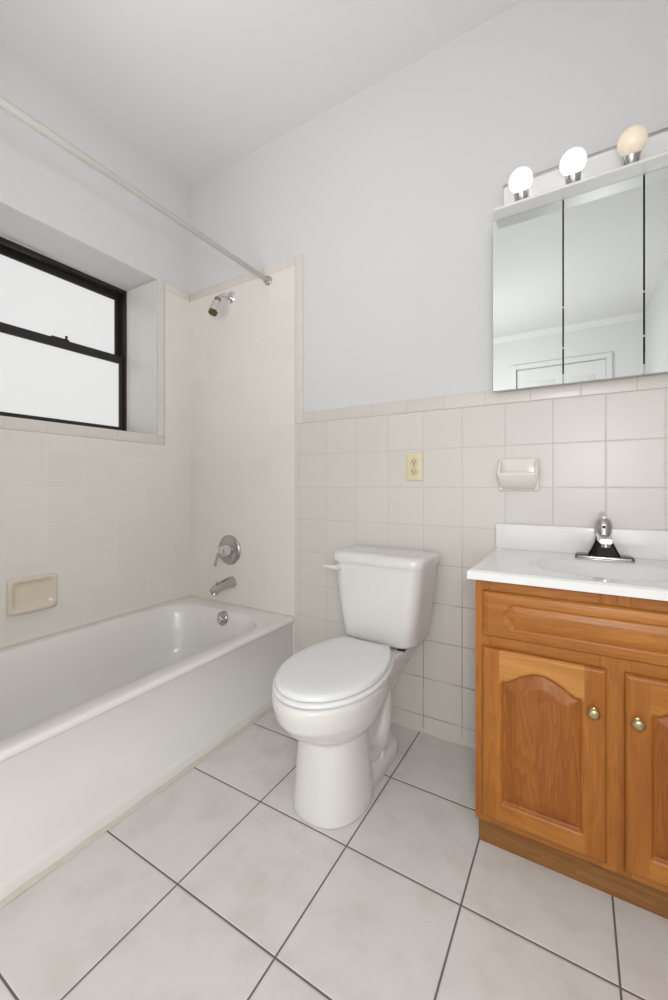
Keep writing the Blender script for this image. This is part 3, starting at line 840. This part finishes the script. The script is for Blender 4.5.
# ------------------------------------------------------------------ medicine cabinet
MY = -0.045; MZ0, MZ1 = 1.336, 1.951
MX = (1.677, 1.8985, 2.1155, 2.333)
mc = thing('medicine_cabinet', 'wide triple-mirror medicine cabinet hung on the wall above the sink', 'cabinet', (2.005, 0, MZ0))
obj('cabinet_body', B(MX[0] + 0.036, MX[3] - 0.036, MY + 0.021, -0.0005, MZ0 + 0.0135, MZ1), M['cabinet_dark'], mc, smooth=False)
for i in range(3):
    a = MX[i] + (0.0 if i == 0 else 0.0022); b = MX[i + 1] - (0.0 if i == 2 else 0.0022)
    bm = bmesh.new(); box(bm, a, b, MY + 0.0015, MY + 0.0175, MZ0, MZ1, bev=0.001)
    dr = obj('mirror_door', bm, M['edge'], mc, smooth=False)
    bm = bmesh.new()
    loft(bm, [[Vector((x, y, z)) for x, z in ((a + q, MZ0 + q), (b - q, MZ0 + q), (b - q, MZ1 - q), (a + q, MZ1 - q))] for y, q in ((MY + 0.0014, 0.0), (MY - 0.0012, 0.0), (MY - 0.0016, 0.0004))])
    obj('mirror_glass', bm, M['mirror'], dr, smooth=False)
    if i:
        g0, g1 = a - 0.0042, a - 0.0002
        obj('gap_shade_strip', B(g0, g1, MY + 0.002, MY + 0.012, MZ0 + 0.032, MZ1 - 0.001), M['cabinet_dark'], dr, smooth=False)  # dark strip standing in for the shade between mirror doors
        for zz in (1.452, 1.588):
            obj('door_clip', B(g0, g1, MY + 0.0005, MY + 0.0018, zz, zz + 0.006), M['cabinet_white'], dr, smooth=False)
        obj('door_clip', B(g0, g1, MY + 0.002, MY + 0.012, MZ0 + 0.002, MZ0 + 0.0315), M['cabinet_white'], dr, smooth=False)
HY = -0.105
bm = bmesh.new()
box(bm, MX[0] + 0.009, MX[3] - 0.005, HY, -0.0005, MZ1 + 0.0005, MZ1 + 0.0045, bev=0.0008)
box(bm, MX[0] + 0.009, MX[3] - 0.005, HY, HY + 0.004, MZ1 + 0.0045, MZ1 + 0.009, bev=0.0008)
obj('top_ledge', bm, M['ledge'], mc, smooth=False)

# vanity light bar standing on the ledge, sockets tilted forward
LX0, LX1 = 1.716, 2.294
LZ0, LZ1, LYF = MZ1 + 0.005, 2.061, -0.060
vl = thing('vanity_light', 'polished strip light with round bulbs mounted on top of the mirror cabinet', 'light', (2.005, 0, LZ0))
bm = bmesh.new()
loft(bm, [[Vector((x, y, z)) for y, z in ((-0.0005, LZ0), (LYF, LZ0), (LYF, LZ1 - 0.009), (LYF + 0.012, LZ1), (-0.0005, LZ1))] for x in (LX0, LX1)])
bmesh.ops.bevel(bm, geom=bm.edges[:], offset=0.0015, segments=2, affect='EDGES')
obj('light_bar', bm, M['barface'], vl, smooth=False)
obj('top_rail', B(LX0 - 0.002, LX1 + 0.002, LYF - 0.004, LYF + 0.006, LZ1 - 0.012, LZ1 - 0.002, bev=0.002), M['brushed'], vl)
AX = Vector((0, -0.60, 0.80))
for i in range(4):
    base = Vector((1.776 + 0.1515 * i, -0.084, LZ0 + 0.020))
    bm = bmesh.new()
    lathe(bm, base, AX, [(-0.008, 0.014), (-0.004, 0.0215), (0.022, 0.0235), (0.025, 0.022), (0.025, 0.015)], 28)
    box(bm, base.x - 0.016, base.x + 0.016, LYF - 0.001, base.y + 0.012, LZ0 + 0.0, LZ0 + 0.02, bev=0.003)
    so = obj('socket', bm, M['brushed'], vl)
    bm = bmesh.new()
    R_ = 0.0375; cy = 0.051
    prof = [(0.020, 0.013), (cy - R_ * math.cos(math.radians(32)), R_ * math.sin(math.radians(28)))]
    for k in range(1, 17):
        t = math.radians(148 - 148 * k / 16)
        prof.append((cy + R_ * math.cos(t), max(R_ * math.sin(t), 0.0004)))
    lathe(bm, base, AX, prof, 36)
    bb = obj('light_bulb', bm, M['bulb_off'] if i >= 2 else M['bulb_on'], so, angle=80)
    if i >= 2: bb['label'] = 'cream coloured dim bulb'

for o in bpy.data.objects:
    if '_base' in o: del o['_base']
